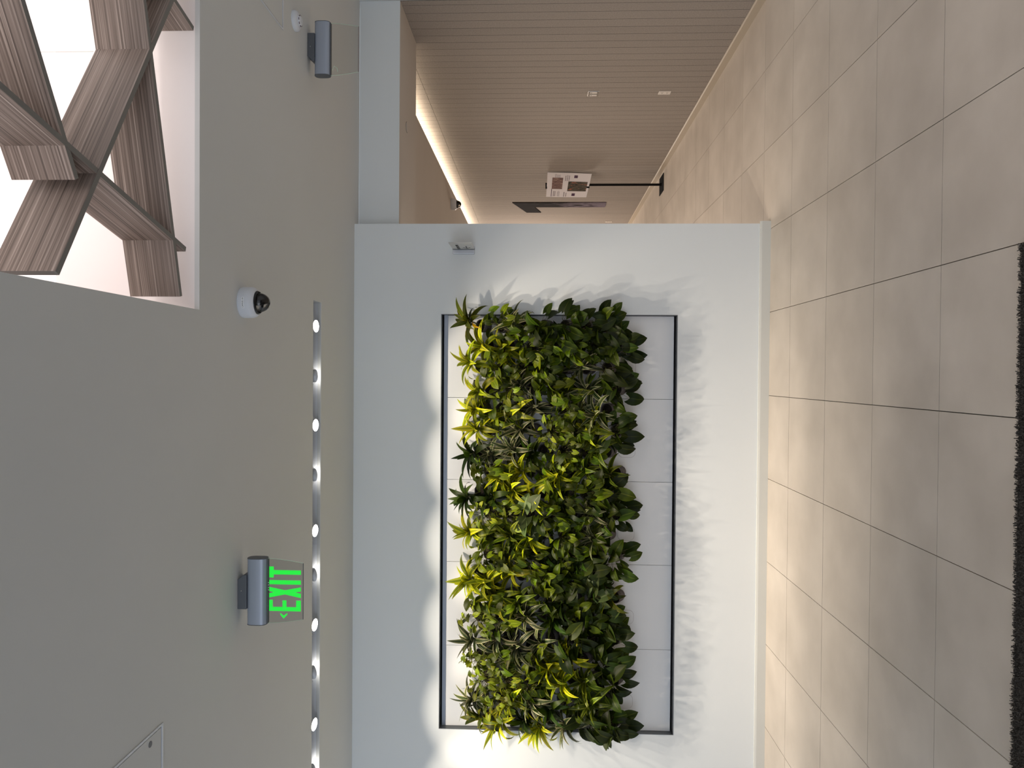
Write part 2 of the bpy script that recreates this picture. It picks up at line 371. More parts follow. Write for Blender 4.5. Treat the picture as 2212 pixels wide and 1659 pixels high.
# sprinkler cover in the bulkhead soffit
s = empty('sprinkler_cover', (1.985, 5.80, 2.7645)); tag(s, 'small round flush sprinkler cover in the dark soffit above the corridor opening', 'sprinkler')
MB().lathe([(0.043, 0), (0.043, -0.0015)], n=32).build('gap_shadow_ring', M_txt, s)  # dark disc paints the shadow ring in the gap round the cover
MB().lathe([(0.040, 0), (0.040, -0.004), (0.038, -0.005)], n=32).build('cover_plate', M_cwall, s, ang=40)

# ------------------------------------------------------------------ panelled corridor wall: every plank its own object
wp = tag(MB().box(WR+0.012, 3.0, 5.51, 16.0, 0, CEIL+0.03).build('wall_corridor', M_feltback), kind='structure')
PW = 0.126
pk = MB().box(0, 0.0115, 0.0026, PW-0.0026, 0.0, 2.854).mesh('plank'); pk.materials.append(M_felt)
pk2 = MB().box(0, 0.0115, 0.0026, PW-0.0026, 2.857, CEIL+0.028).mesh('upper_plank'); pk2.materials.append(M_felt)
for me_, z0_, z1_ in (('plank', 0.0, 2.854), ('upper_plank', 2.857, CEIL+0.028)):
    MB().box(WR, WR+0.0115, 5.512, 5.5744, z0_, z1_).build(me_, M_felt, wp)
for k in range(0, 83):
    y = 5.577 - PW/2 + PW*(k-0) - 0.0
    y = 5.577 + PW*(k)
    if y + PW > 16: break
    o = bpy.data.objects.new('plank', pk); o.location = (WR, y, 0); lk(o, wp)
    o = bpy.data.objects.new('upper_plank', pk2); o.location = (WR, y, 0); lk(o, wp)
tag(MB().prism([(0,0),(0.010,0),(0.010,0.060),(0.004,0.071),(0,0.071)], lambda a, b, t: (WR-a, t, b), 5.51, 16.0).build('baseboard_right', M_basetan), kind='structure')

# ------------------------------------------------------------------ wooden boards in the ceiling recess
bl = empty('board_lattice', (1.2, 2.0, CEIL)); tag(bl, 'lattice of crossing grey-brown veneer boards hung in the white ceiling recess', 'ceiling sculpture')
def board(a, b, label, dz):
    a = Vector((a[0], a[1], 0)); b = Vector((b[0], b[1], 0)); d = b-a; ln = d.length; ang = math.atan2(d.y, d.x)
    mb = MB(); h = 0.197; t = 0.0095
    q = [(0,-t),(ln,-t),(ln,t),(0,t)]
    mb.v = []; mb.uv = []
    def quad(ps, us, mi):
        n = len(mb.v); mb.v += ps; mb.uv += us; mb.f.append((n,n+1,n+2,n+3)); mb.m.append(mi)
    quad([(0,-t,0),(ln,-t,0),(ln,-t,h),(0,-t,h)], [(0,0),(ln,0),(ln,h),(0,h)], 0)
    quad([(ln,t,0),(0,t,0),(0,t,h),(ln,t,h)], [(ln,1),(0,1),(0,1+h),(ln,1+h)], 0)
    quad([(0,t,0),(ln,t,0),(ln,-t,0),(0,-t,0)], [(0,0)]*4, 1)
    quad([(0,-t,h),(ln,-t,h),(ln,t,h),(0,t,h)], [(0,0)]*4, 1)
    quad([(0,t,0),(0,-t,0),(0,-t,h),(0,t,h)], [(0,0)]*4, 1)
    quad([(ln,-t,0),(ln,t,0),(ln,t,h),(ln,-t,h)], [(0,0)]*4, 1)
    me = mb.mesh('wood_board'); me.materials.append(M_wood); me.materials.append(M_woodedge)
    o = bpy.data.objects.new('wood_board', me); o.location = (a.x-1.2, a.y-2.0, 0.001 + dz); o.rotation_euler = (0, 0, ang); lk(o, bl)
board((0.285, 2.047), (1.70, 2.868), 'longest wood board, crossing three others, its near end cut by the recess edge', 0)
board((0.296, 2.769), (2.55, 2.194), 'wood board whose end hangs closest to the recess corner', 0.0006)
board((0.486, 2.808), (0.97, 0.95), 'wood board running from the frame edge to end behind the corner board', 0.0012)
board((0.582, 2.138), (2.50, 1.103), 'dark wood board with short free end nearest the camera', 0.0018)
board((1.383, 2.871), (1.86, 1.02), 'wood board of which only a short end shows beside the recess rim', 0.0024)
cb = MB().tube([(0,0,0.198),(0,0,0.600)], 0.0011, 6).build('suspension_cable', M_wire, bl); cb.location = (-0.057, 0.532, 0.004)

# ------------------------------------------------------------------ text helper
def text_mesh(body, size, name, m, parent, M, extrude=0.0006, align='CENTER', sx=1.0):
    cu = bpy.data.curves.new('t', 'FONT'); cu.body = body; cu.size = size; cu.extrude = extrude; cu.align_x = align; cu.align_y = 'CENTER'; cu.resolution_u = 3
    ob = bpy.data.objects.new('t', cu); C.objects.link(ob); bpy.context.view_layer.update()
    me = bpy.data.meshes.new_from_object(ob.evaluated_get(bpy.context.evaluated_depsgraph_get()))
    bpy.data.objects.remove(ob); me.name = name
    me.transform(M @ Matrix.Diagonal((sx, 1, 1, 1))); me.materials.clear(); me.materials.append(m)
    o = bpy.data.objects.new(name, me); return lk(o, parent)
FRONT = Matrix(((1,0,0,0),(0,0,-1,0),(0,1,0,0),(0,0,0,1)))      # text plane facing -Y

# ------------------------------------------------------------------ exit signs
def exit_sign(loc, label, lit, w_=0.312):
    t = empty('exit_sign', loc); tag(t, label, 'exit sign', 'ceiling mounted exit signs')
    hw = w_/2
    can = MB().prism([(-0.080,0),(0.058,0),(0.080,-0.026),(0.080,-0.042),(-0.080,-0.042)] if lit else [(-0.049,0),(0.086,0),(0.086,-0.042),(-0.080,-0.042),(-0.080,-0.032)], lambda a, b, q: (a, q, b), -0.032, 0.032)
    can.build('canopy', M_housedk, t, bevel=0.002)
    for k, m in enumerate((M_steel,)):
        MB().lathe([(0.003,0),(0.002,0.0015)], Matrix.Translation((0.006,-0.032,-0.018)) @ Matrix.Rotation(PI/2, 4, 'X'), 10).build('screw', m, t)
    # rounded housing bar
    zc = -0.084; prof = []
    for k in range(24):
        a = 2*PI*k/24; prof.append((0.030*math.copysign(abs(math.cos(a))**0.75, math.cos(a)), zc + 0.046*math.copysign(abs(math.sin(a))**0.6, math.sin(a))))
    MB().prism(prof, lambda a, b, q: (q, a, b), -hw+0.003, hw-0.003).build('housing', M_house, t, ang=50)
    for s_ in (-1, 1):
        MB().prism([(a*1.03, zc+(b-zc)*1.02) for a, b in prof], lambda a, b, q: (q, a, b), s_*(hw-0.003), s_*hw).build('end_cap', M_housedk, t, ang=50)
    MB().box(-hw+0.004, hw-0.004, -0.012, 0.012, zc-0.050, zc-0.044).build('glass_holder', M_housedk, t)
    zb = -0.300; zt = zc-0.048; n = 8; pts = []
    side = [(hw-0.004 - 0.020*(k/n)**1.6, zt + (zb-zt)*k/n) for k in range(n+1)]
    poly = side + [(-a, b) for a, b in reversed(side)]
    g = MB().prism(poly, lambda a, b, q: (a, q, b), -0.0025, 0.0025)
    g.build('acrylic_panel', M_glass2 if lit else M_glass, t)
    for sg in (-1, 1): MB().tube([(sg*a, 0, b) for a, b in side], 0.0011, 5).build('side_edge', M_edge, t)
    e = MB().box(-side[-1][0], side[-1][0], -0.0026, 0.0026, zb-0.001, zb+0.0015); e.build('bottom_edge', M_housedk if lit else M_txtgrey, t)
    if lit:
        S = 2989.0
        def XZ(pts_): return [(0.115 - (y-537)/S, (zt+0.000) - 0.008 - (x-640)/S*0.985) for x, y in pts_]
        shapes = [[(640,537),(702,537),(702,586),(1093,586),(1093,646),(702,646),(702,690),(640,690)],
                  [(640,727),(1093,727),(1093,785),(640,785)],
                  [(640,823),(866,868),(1093,823),(1093,880),(1010,897),(1093,913),(1093,972),(866,925),(640,972),(640,913),(708,897),(640,880)],
                  [(640,1005),(689,1005),(689,1103),(831,1103),(831,1010),(887,1010),(887,1103),(1028,1103),(1028,1010),(1093,1010),(1093,1160),(640,1160)],
                  [(800,1188),(848,1225),(900,1188),(900,1210),(848,1265),(800,1210)]]
        names = ['letter_t', 'letter_i', 'letter_x', 'letter_e', 'arrow']
        for nm, sh in zip(names, shapes):
            MB().prism(XZ(sh), lambda a, b, q: (a, q, b), -0.0045, -0.0028).build('exit_arrow' if nm == 'arrow' else 'exit_letter', M_green, t)
        for k in range(4):
            MB().box(0.038-k*0.0115, 0.041-k*0.0115, -0.004, -0.003, zt-0.006, zt).build('light_tick', M_edge, t)
    else:
        MB().tube([(-0.125,-0.0028,zt-0.012),(-0.100,-0.0028,zt-0.022),(-0.115,-0.0028,zt-0.040),(-0.135,-0.0028,zt-0.043)], 0.0016, 5).build('glare_mark', M_edge, t)  # glare-like reflection on the acrylic, modelled as a pale glowing line
    return t
exit_sign((-1.023, 3.33, CEIL), 'lit sign reading EXIT in green letters with small arrow', True)
exit_sign((1.938, 4.30, CEIL), 'blank clear acrylic sign beside the smoke detector, no lettering facing us', False, 0.318)

# ------------------------------------------------------------------ dome cameras
def dome(loc, label, text, s=1.0, look=-0.6):
    t = empty('dome_camera', loc); tag(t, label, 'security camera', 'ceiling dome cameras')
    fl_ = Matrix.Rotation(PI, 4, 'X')
    MB().lathe([(0.071*s,0),(0.0715*s,0.003),(0.072*s,0.004),(0.0735*s,0.008),(0.0725*s,0.046*s),(0.069*s,0.058*s),(0.058*s,0.070*s),(0.055*s,0.071*s)], fl_, 48).build('body', M_camwhite, t, ang=45)
    MB().lathe([(0.0555*s,0.066*s),(0.0555*s,0.072*s),(0.052*s,0.078*s),(0.049*s,0.080*s),(0.047*s,0.076*s),(0.044*s,0.070*s)], fl_, 48).build('black_ring', M_black, t, ang=45)
    b = [(0.0455*s*math.cos(a), (0.076+0.052*math.sin(a))*s) for a in [PI/2*k/12 for k in range(13)]]; b[-1] = (0.0008*s, b[-1][1])
    MB().lathe(b, fl_, 40, cap0=False).build('bubble', M_bubble, t, smooth=True)
    # the gimbal shell covers half of the dome
    h = MB(); n = 24; m_ = 10; vs = []; fs = []
    for i in range(m_+1):
        el = PI/2*i/m_*0.93
        for k in range(n+1):
            a = math.radians(-115) + PI*1.15*k/n
            vs.append((0.0425*s*math.cos(el)*math.cos(a), 0.0425*s*math.cos(el)*math.sin(a), -(0.074+0.047*math.sin(el))*s))
    for i in range(m_):
        for k in range(n): fs.append((i*(n+1)+k, i*(n+1)+k+1, (i+1)*(n+1)+k+1, (i+1)*(n+1)+k))
    h.add(vs, fs); g_ = h.build('gimbal_shell', M_black, t, smooth=True)
    Ml = Matrix.Translation((0.008*s, -0.010*s, -0.088*s)) @ Matrix.Rotation(look, 4, 'Z') @ Matrix.Rotation(math.radians(115), 4, 'X')
    MB().lathe([(0.016*s,-0.015*s),(0.016*s,0.018*s),(0.013*s,0.021*s),(0.010*s,0.018*s)], Ml, 24).build('lens', M_black, t, ang=40)
    if text:
        lb = MB(); n = 8; rr = 0.0738; vs = []
        for k in range(n+1):
            a = -PI/2 - 0.36 + 0.72*k/n - 0.10
            vs += [(rr*math.cos(a), rr*math.sin(a), -0.022), (rr*math.cos(a), rr*math.sin(a), -0.034)]
        lb.add(vs, [(2*k, 2*k+1, 2*k+3, 2*k+2) for k in range(n)])
        l_ = lb.build('label_strip', mat('label_white', (0.95,0.96,0.97), 0.5), t)
        Mt = Matrix.Translation((-0.0075, -0.0752, -0.028)) @ FRONT
        o = text_mesh(text, 0.0098, 'label_text', M_txt, l_, Mt, 0.0002)
        for v in o.data.vertices:      # wrap round the body
            a = -PI/2 + v.co.x/rr; v.co.x, v.co.y = (rr+0.0008)*math.cos(a), (rr+0.0008)*math.sin(a)
    return t
dome((0.330, 3.352, CEIL), 'white dome camera with label strip on the ceiling beside the wooden boards', 'CAM-01-16')
dome((2.205, 9.36, 2.85), 'small white dome camera on the corridor ceiling by the cove light', None, 1.02)

# ------------------------------------------------------------------ smoke detector
t = empty('smoke_detector', (1.985, 4.045, CEIL)); tag(t, 'round white smoke detector on the ceiling next to the blank clear sign', 'smoke detector')
fl_ = Matrix.Rotation(PI, 4, 'X')
MB().lathe([(0.056,0),(0.056,0.010),(0.053,0.018),(0.042,0.026),(0.038,0.027)], fl_, 40).build('base', M_camwhite, t, ang=35)
MB().lathe([(0.030,0.026),(0.029,0.034),(0.022,0.040),(0.001,0.041)], fl_, 32).build('sensor_cap', M_camwhite, t, ang=35)
for k in range(8):
    a = 2*PI*k/8
    MB().obox(Matrix.Translation((0.0275*math.cos(a), 0.0275*math.sin(a), -0.0345)) @ Matrix.Rotation(a, 4, 'Z'), 0.003, 0.006, 0.002).build('vent', M_txtgrey, t)
MB().lathe([(0.003,0.010),(0.003,0.014)], Matrix.Translation((0.030,0.046,0)) @ fl_, 10).build('indicator', M_txt, t)

# ------------------------------------------------------------------ lamps in the ceiling slot
LX = [0.295, -0.017, -0.327, -0.640, -0.992, -1.271, -1.588, -1.889, -2.220, -2.515, -2.83, -3.14]
ORD = ['first', 'second', 'third', 'fourth', 'fifth', 'sixth', 'seventh', 'eighth', 'ninth', 'tenth', 'eleventh', 'twelfth']
DIM = {1, 3, 5, 7, 9, 11}
WARM = (1.0, 0.87, 0.71)
for i, x in enumerate(LX):
    dim = i in DIM
    t = empty('slot_lamp', (x, 4.478, 3.100))
    tag(t, ('%s lamp from the right end of the ceiling slot, ' % ORD[i]) + ('its grey back turned' if dim else 'its round face glowing white'), 'spotlight', 'round lamps in the ceiling slot')
    tilt = math.radians(42) if dim else math.radians(-10)
    Mt = Matrix.Translation((0, 0.004 if dim else 0.006, -0.006 if dim else -0.010)) @ Matrix.Rotation(PI + tilt, 4, 'X')
    MB().lathe([(0.018,-0.034),(0.032,-0.020),(0.041,0.0),(0.041,0.008),(0.038,0.0085)], Mt, 32, cap1=False).build('lamp_body', M_lampdim, t, ang=40)
    MB().lathe([(0.038,0.005),(0.038,0.0080)], Mt, 32).build('lamp_face', M_lamp, t)
    for sg in (-1, 1):
        MB().tube([(sg*0.040, -0.01, 0.030), (sg*0.058, -0.022, 0.006), (sg*0.056, -0.026, -0.010), (sg*0.042, -0.022, -0.016)], 0.0016, 5).build('spring_clip', M_wire, t, smooth=True)
    if x > -3.0 or True:
        if dim: spot('slot_lamp_light', (x, 4.512, 3.075), (x, 4.512+1.0*math.cos(math.radians(61)), 3.075-math.sin(math.radians(61))), 31, 43, WARM, 0.45, 0.012)
        else:   spot('slot_lamp_light', (x, 4.47, 3.066), (x, 4.47+math.cos(math.radians(75)), 3.066-math.sin(math.radians(75))), 40, 50, WARM, 0.9, 0.012)
for k, sx in enumerate((-1.078, -1.113)):
    o = MB().box(sx-0.007, sx+0.007, 4.40+0.0005, 4.46, 3.10, 3.128).build('connector_block', M_txt)
    tag(o, 'dark wiring connector in the ceiling slot, %s of the joint' % ('right' if k == 0 else 'left'), 'connector', 'wiring connectors in the slot')

# ------------------------------------------------------------------ planter panels
JX = [0.4435, -0.175, -0.794, -1.416, -2.051, -2.6635]
OV = [0.053, -0.560, -1.181, -1.810, -2.445]
PO = ['rightmost', 'second from right', 'middle', 'second from left', 'leftmost']
def rrect(w_, h_, r, n=6):
    pts = []
    for cx, cy, a0 in ((w_/2-r, h_/2-r, 0), (-w_/2+r, h_/2-r, PI/2), (-w_/2+r, -h_/2+r, PI), (w_/2-r, -h_/2+r, 1.5*PI)):
        for k in range(n+1): a = a0+PI/2*k/n; pts.append((cx+r*math.cos(a), cy+r*math.sin(a)))
    return pts
for k in range(5):
    xa, xb = JX[k+1]+0.0012, JX[k]-0.0012
    t = empty('planter_panel', ((xa+xb)/2, 5.43, FZ0)); cx = t.location.x
    tag(t, 'white planter panel, %s of the five behind the plants' % PO[k], 'wall panel', 'white panels behind the plants')
    MB().box(xa-cx, xb-cx, -0.01, 0.012, 0.018, 1.705).build('panel', M_panel, t, bevel=0.0012)
    ox = OV[k]-cx; oz = 1.024-FZ0
    MB().prism(rrect(0.106, 0.124, 0.036), lambda a, b, q: (ox+a, q, oz+b), -0.0112, -0.0100).build('cover_gap', M_txtgrey, t)
    MB().prism(rrect(0.1035, 0.1215, 0.035), lambda a, b, q: (ox+a, q, oz+b), -0.0122, -0.0110).build('access_cover', M_panel, t)

# ------------------------------------------------------------------ plants
def blade(Ln, W_, droop, seg=7, kind='lance', fold=0.25, twist=0.0):
    """leaf along +Y, upper side +Z, bending down"""
    mb = MB(); mb.uv = []; cross = [-1, -0.5, 0, 0.5, 1] if kind == 'heart' else [-1, 0, 1]
    y = z = 0.0; a = 0.0; st = Ln/seg
    for i in range(seg+1):
        u = i/seg
        if kind == 'lance': wd = W_*0.5*(math.sin(PI*min(1, u**0.62))**0.8 * 0.9 + 0.12*(1-u)) if u < 1 else 0.0008
        else: wd = W_*0.5*(math.sin(PI*(0.16+0.84*u)**0.85)**0.9) if u < 1 else 0.0008
        if u >= 1: wd = 0.0008
        for c in cross:
            dz = fold*abs(c)*wd*(1-0.5*u); dy = 0
            if kind == 'heart': dy = -abs(c)**1.5*Ln*0.30*(1-u)**2.2
            x = c*wd
            tz = twist*u
            mb.v.append((x*math.cos(tz), y+dy*math.cos(a), z+dz+x*math.sin(tz)+dy*math.sin(a))); mb.uv.append((0.5+0.5*c, u))
        a -= droop/seg * (0.4+1.2*u); y += st*math.cos(a); z += st*math.sin(a)
    n = len(cross)
    for i in range(seg):
        for k in range(n-1): mb.f.append((i*n+k, i*n+k+1, (i+1)*n+k+1, (i+1)*n+k))
    mb.m = [0]*len(mb.f)
    return mb
LEAVES = {}
def variants(key, kind, Ln, W_, droops, seg, folds):
    out = []
    for dr in droops:
        for fo in folds:
            me = blade(Ln, W_, dr, seg, kind, fo, R.uniform(-0.3, 0.3)).mesh('leaf', smooth=True); me.materials.append(LM[key]); out.append(me)
    LEAVES[key] = out
for k in 'LWDGY':
    Wd = {'L': 0.058, 'W': 0.047, 'D': 0.052, 'G': 0.055, 'Y': 0.055}[k]; Ln = {'L': 0.235, 'W': 0.22, 'D': 0.215, 'G': 0.22, 'Y': 0.215}[k]
    variants(k, 'lance', Ln, Wd, (0.5, 1.0, 1.6, 2.3), 8, (0.18, 0.4))
variants('H', 'heart', 0.074, 0.060, (0.5, 1.0, 1.5), 5, (0.15, 0.45))
variants('S', 'heart', 0.050, 0.042, (0.4, 1.0), 4, (0.15, 0.4))
variants('B', 'heart', 0.120, 0.098, (0.5, 1.0), 6, (0.12, 0.3))
variants('P', 'heart', 0.108, 0.088, (0.4, 0.9, 1.3), 6, (0.12, 0.35))
YL = blade(0.17, 0.03, 1.3, 7, 'lance', 0.35, 0.4).mesh('leaf', smooth=True); YL.materials.append(M_yellow)

POTAX = Vector((0, -0.80, 0.60)).normalized()
def frame_mat(origin, yax, zhint):
    y = yax.normalized(); x = y.cross(zhint)
    if x.length < 1e-3: x = y.orthogonal()
    x.normalize(); z = x.cross(y)
    return Matrix(((x.x,y.x,z.x,origin.x),(x.y,y.y,z.y,origin.y),(x.z,y.z,z.z,origin.z),(0,0,0,1)))
# pot: a felt cup tilted up and out, rim cut; built in plant space (origin at the pot's foot on the panel)
def pot_mesh():
    q = POTAX.to_track_quat('Z', 'X').to_matrix().to_4x4(); M0 = Matrix.Translation((0, -0.020, -0.010)) @ q
    mb = MB()
    mb.lathe([(0.030,-0.004),(0.040,0.004),(0.0455,0.020),(0.0475,0.056),(0.0485,0.058),(0.0485,0.064),(0.0475,0.066),(0.0480,0.086),(0.0465,0.090),(0.0435,0.089),(0.0420,0.076)], M0, 20, cap1=False)
    return mb.mesh('pot', ang=50), MB().lathe([(0.0425,0.074),(0.030,0.078),(0.001,0.080)], M0, 16, cap0=False).mesh('soil', smooth=True), M0 @ Vector((0,0,0.078))
pot_me, soil_me, MOUTH = pot_mesh(); pot_me.materials.append(M_pot); soil_me.materials.append(M_soil)

GRID = ["YLLLLLDHDSLHLHSWSSWY",
        "HLHSHGWLDSGHLLHWHSSL",
        "WHHWLWWLLBGHLGGWWHLD",
        "PPHHWSDHLHLDHHWWHGWL",
        "PHDGHHSLHDHHHDDPLLDW",
        "PHWWWLHGHWHDPBHPLGHP",
        "PPPPWPGGPPWPDYPPPPGP"]
SPEC = {'L': 'lime yellow striped dracaena', 'W': 'white striped dracaena', 'D': 'dark green dracaena', 'G': 'green striped dracaena', 'Y': 'olive dracaena with yellowed leaf',
        'H': 'heart-leaf trailing plant', 'S': 'pale small-leaf trailing plant', 'B': 'large grey-green leaf plant', 'P': 'deep green heart-leaf plant'}
CATP = 'plant'
ROWN = ['top row', 'second row from top', 'third row from top', 'middle row', 'third row from bottom', 'second row from bottom', 'bottom row']
COLN = ['rightmost', 'second from right', 'third from right', 'fourth from right', 'fifth from right', 'sixth from right', 'seventh from right', 'eighth from right', 'ninth from right', 'tenth from right',
        'tenth from left', 'ninth from left', 'eighth from left', 'seventh from left', 'sixth from left', 'fifth from left', 'fourth from left', 'third from left', 'second from left', 'leftmost']
UP = Vector((0, -0.35, 1)).normalized()
def add_leaf(me, M, s, parent):
    o = bpy.data.objects.new('leaf', me); o.matrix_local = M @ Matrix.Diagonal((s, s, s, 1)); lk(o, parent)
for r in range(7):
    for c in range(20):
        sp = GRID[r][c]; X = 0.36 - 0.1533*c; Z = 2.076 - 0.156*r - (0.068 if c % 2 else 0)
        t = empty('potted_plant', (X, 5.42, Z))
        tag(t, '%s in plant wall, %s, %s' % (SPEC[sp], ROWN[r], COLN[c]), CATP, 'potted plants of the plant wall')
        lk(bpy.data.objects.new('pot', pot_me), t)
        so = bpy.data.objects.new('soil', soil_me); lk(so, t)
        st = MB()
        if sp in 'LWDGY':
            ax = Vector((R.uniform(-0.45, 0.45), -0.62 + R.uniform(-0.25, 0.15), 0.80)).normalized()
            hgt = R.uniform(0.06, 0.15)
            tip = MOUTH + ax*hgt + Vector((0, -0.01, 0.01))
            st.tube([MOUTH - POTAX*0.01, MOUTH + ax*hgt*0.5 + Vector((0,-0.008,0)), tip], 0.0062, 6, 0.0045)
            n = {'L': 16, 'W': 19, 'D': 19, 'G': 17, 'Y': 16}[sp]; ph = R.uniform(0, 6.28)
            u_ = ax.orthogonal().normalized(); v_ = ax.cross(u_)
            for k in range(n):
                f = (k+0.5)/n; el = math.radians(14 + 74*f + R.uniform(-10, 10)); a = ph + k*2.39996 + R.uniform(-0.25, 0.25)
                d = ax*math.cos(el) + (u_*math.cos(a) + v_*math.sin(a))*math.sin(el)
                if d.y > 0.25: d.y = 0.05 + 0.15*d.y; d.normalize()
                if c in (0, 19) and d.y > -0.12: d.y = -0.12 - 0.2*abs(d.y); d.normalize()          # leaves turn away from the panel
                org = tip - ax*0.055*f
                vs = LEAVES[sp]; me = vs[max(0, min(len(vs)-1, int((0.15+0.80*f+R.uniform(-0.25, 0.25))*len(vs))))]
                if sp == 'Y' and k == n-3: me = YL
                add_leaf(me, frame_mat(org, d, Vector((R.uniform(-.25,.25), -0.62, 0.85)) + ax*0.15), R.uniform(0.66, 1.08)*(0.82+0.2*f), t)
        else:
            n = {'H': 34, 'S': 44, 'B': 13, 'P': 20}[sp]; reach = {'H': 0.120, 'S': 0.115, 'B': 0.11, 'P': 0.118}[sp]
            if r >= 5: reach += 0.012
            for k in range(n):
                a = R.uniform(0, 2*PI); q = math.sqrt(R.uniform(0.05, 1))
                p = MOUTH + Vector((math.cos(a)*q*reach*0.95, -R.uniform(0.0, 0.19 if r < 5 else 0.15) + 0.012, math.sin(a)*q*reach*1.0 + 0.012))
                if p.y > -0.03: p.y = -0.03 - R.uniform(0, 0.02)
                if c in (0, 19): p.y = min(p.y, -0.085 - R.uniform(0, 0.04))
                mid = (MOUTH + p)/2 + Vector((0, -0.012, 0.022))
                st.tube([MOUTH, mid, p], 0.0016, 4, 0.0011)
                out = Vector((math.cos(a), 0, math.sin(a)))
                tipd = (out*0.65 + Vector((R.uniform(-0.5, 0.5), -0.35 + R.uniform(-0.3, 0.3), -0.45 + R.uniform(-0.3, 0.3)))).normalized()
                nrm = Vector((R.uniform(-0.4, 0.4), -0.75, 0.75 + R.uniform(-0.4, 0.3)))
                add_leaf(R.choice(LEAVES[sp]), frame_mat(p, tipd, nrm), R.uniform(0.68, 1.15), t)
        so = st.build('stem', M_stem, t, smooth=True)

# ------------------------------------------------------------------ blade sign on the wall
t = empty('blade_sign', (0.926, WY, 2.25)); tag(t, 'small pale blade sign with arrow beside the plant wall', 'sign')
MB().box(-0.033, 0.000, -0.026, 0, -0.081, 0.081).build('bracket', M_alu, t, bevel=0.003)
MB().box(0.010, 0.024, -0.020, 0, -0.083, 0.070).build('rear_bracket', M_alu, t, bevel=0.002)
pt = MB().box(0.0015, 0.0085, -0.275, -0.003, -0.081, 0.081).build('sign_plate', M_sign, t, bevel=0.0008)
SIDE = Matrix(((0,0,-1,0),(-1,0,0,0),(0,1,0,0),(0,0,0,1)))      # text facing -X, reading away from the wall
text_mesh('RESTROOMS', 0.030, 'sign_lettering', M_txt, pt, Matrix.Translation((0.0008, -0.125, 0.030)) @ SIDE, 0.0004)
ar = MB()
def xbar(p, q, w_):
    p = Vector(p); q = Vector(q); d = (q-p).normalized(); n_ = Vector((-d.y, d.x))*w_/2
    ar.prism([tuple(p+n_), tuple(p-n_), tuple(q-n_), tuple(q+n_)], lambda a, b, t_: (t_, -a, b), 0.0006, 0.0014)
xbar((0.060,-0.030), (0.150,-0.030), 0.007); xbar((0.060,-0.030), (0.095,-0.004), 0.007); xbar((0.060,-0.030), (0.095,-0.056), 0.007)
ar.build('arrow', M_txt, pt)
MB().box(0.0, 0.009, -0.029, -0.026, -0.083, 0.083).build('clamp_strip', M_housedk, t)

# ------------------------------------------------------------------ plates on the corridor wall
def wall_plate(y0, y1, z0, z1, label, cat, kind):
    t = empty('switch_plate' if kind == 'switch' else 'outlet_plate', (WR, (y0+y1)/2, (z0+z1)/2)); tag(t, label, cat)
    hy, hz = (y1-y0)/2, (z1-z0)/2
    MB().box(-0.006, 0, -hy, hy, -hz, hz).build('plate', M_steel if kind == 'switch' else M_plate, t, bevel=0.0015)
    if kind == 'switch':
        for s_ in (-1, 1):
            f = MB().box(-0.009, -0.006, s_*hy*0.5-0.018, s_*hy*0.5+0.018, -0.034, 0.034).build('rocker', M_plate, t, bevel=0.001)
            MB().box(-0.0098, -0.009, s_*hy*0.5-0.006, s_*hy*0.5+0.006, 0.018, 0.026).build('indicator', M_txt, f)
            for z in (-hz*0.86, hz*0.86):
                MB().box(-0.0068, -0.006, s_*hy*0.5-0.004, s_*hy*0.5+0.004, z-0.004, z+0.004).build('screw', M_txtgrey, t)
    else:
        for s_ in (-1, 1):
            f = MB().box(-0.008, -0.006, -hy*0.45, hy*0.45, s_*hz*0.42-0.017, s_*hz*0.42+0.017).build('socket', M_plate, t, bevel=0.001)
            for q in (-0.008, 0.008): MB().box(-0.0086, -0.008, q-0.0015, q+0.0015, s_*hz*0.42-0.006, s_*hz*0.42+0.006).build('slit', M_txt, f)
wall_plate(7.285, 7.418, 1.105, 1.219, 'shiny metal switch plate on the panelled wall above the outlet', 'light switch', 'switch')
wall_plate(7.300, 7.384, 0.392, 0.512, 'pale outlet plate low on the panelled wall under the switch', 'outlet', 'outlet')
wall_plate(13.42, 13.50, 0.380, 0.498, 'pale outlet plate far along the corridor beyond the wall art', 'outlet', 'outlet')

# ------------------------------------------------------------------ dark angled wall art
def art_mat():
    m = mat('dark_art_print', (0.03,0.03,0.03), 0.9, spec=0.05)
    g = N(m, 'ShaderNodeNewGeometry'); mp = N(m, 'ShaderNodeMapping'); mp.inputs['Scale'].default_value = (1, 7, 1.6); mp.inputs['Rotation'].default_value = (0.25, 0, 0)
    L(m, g.outputs['Position'], mp.inputs[0])
    n = N(m, 'ShaderNodeTexNoise'); n.inputs['Scale'].default_value = 2.4; n.inputs['Detail'].default_value = 6; n.inputs['Distortion'].default_value = 1.2; L(m, mp.outputs[0], n.inputs[0])
    sp = N(m, 'ShaderNodeSeparateXYZ'); L(m, g.outputs['Position'], sp.inputs[0])
    mr = N(m, 'ShaderNodeMapRange'); mr.inputs['From Min'].default_value = 1.9; mr.inputs['From Max'].default_value = 0.62; mr.inputs['To Min'].default_value = -0.14; mr.inputs['To Max'].default_value = 0.28; L(m, sp.outputs['Z'], mr.inputs['Value'])
    ad = N(m, 'ShaderNodeMath', operation='ADD'); L(m, n.outputs['Fac'], ad.inputs[0]); L(m, mr.outputs[0], ad.inputs[1])
    r = ramp(m, [(0.5, (0.022,0.019,0.019)), (0.62, (0.10,0.08,0.095)), (0.74, (0.20,0.165,0.20))]); L(m, ad.outputs[0], r.inputs[0]); L(m, r.outputs[0], P(m).inputs['Base Color'])
    return m
poly = [(11.94,2.166),(11.94,0.620),(12.26,0.615),(12.26,1.800),(12.665,1.692),(12.665,1.940)]
o = MB().prism(poly, lambda a, b, t_: (WR-t_, a, b), 0.0, 0.012).build('wall_art', art_mat())
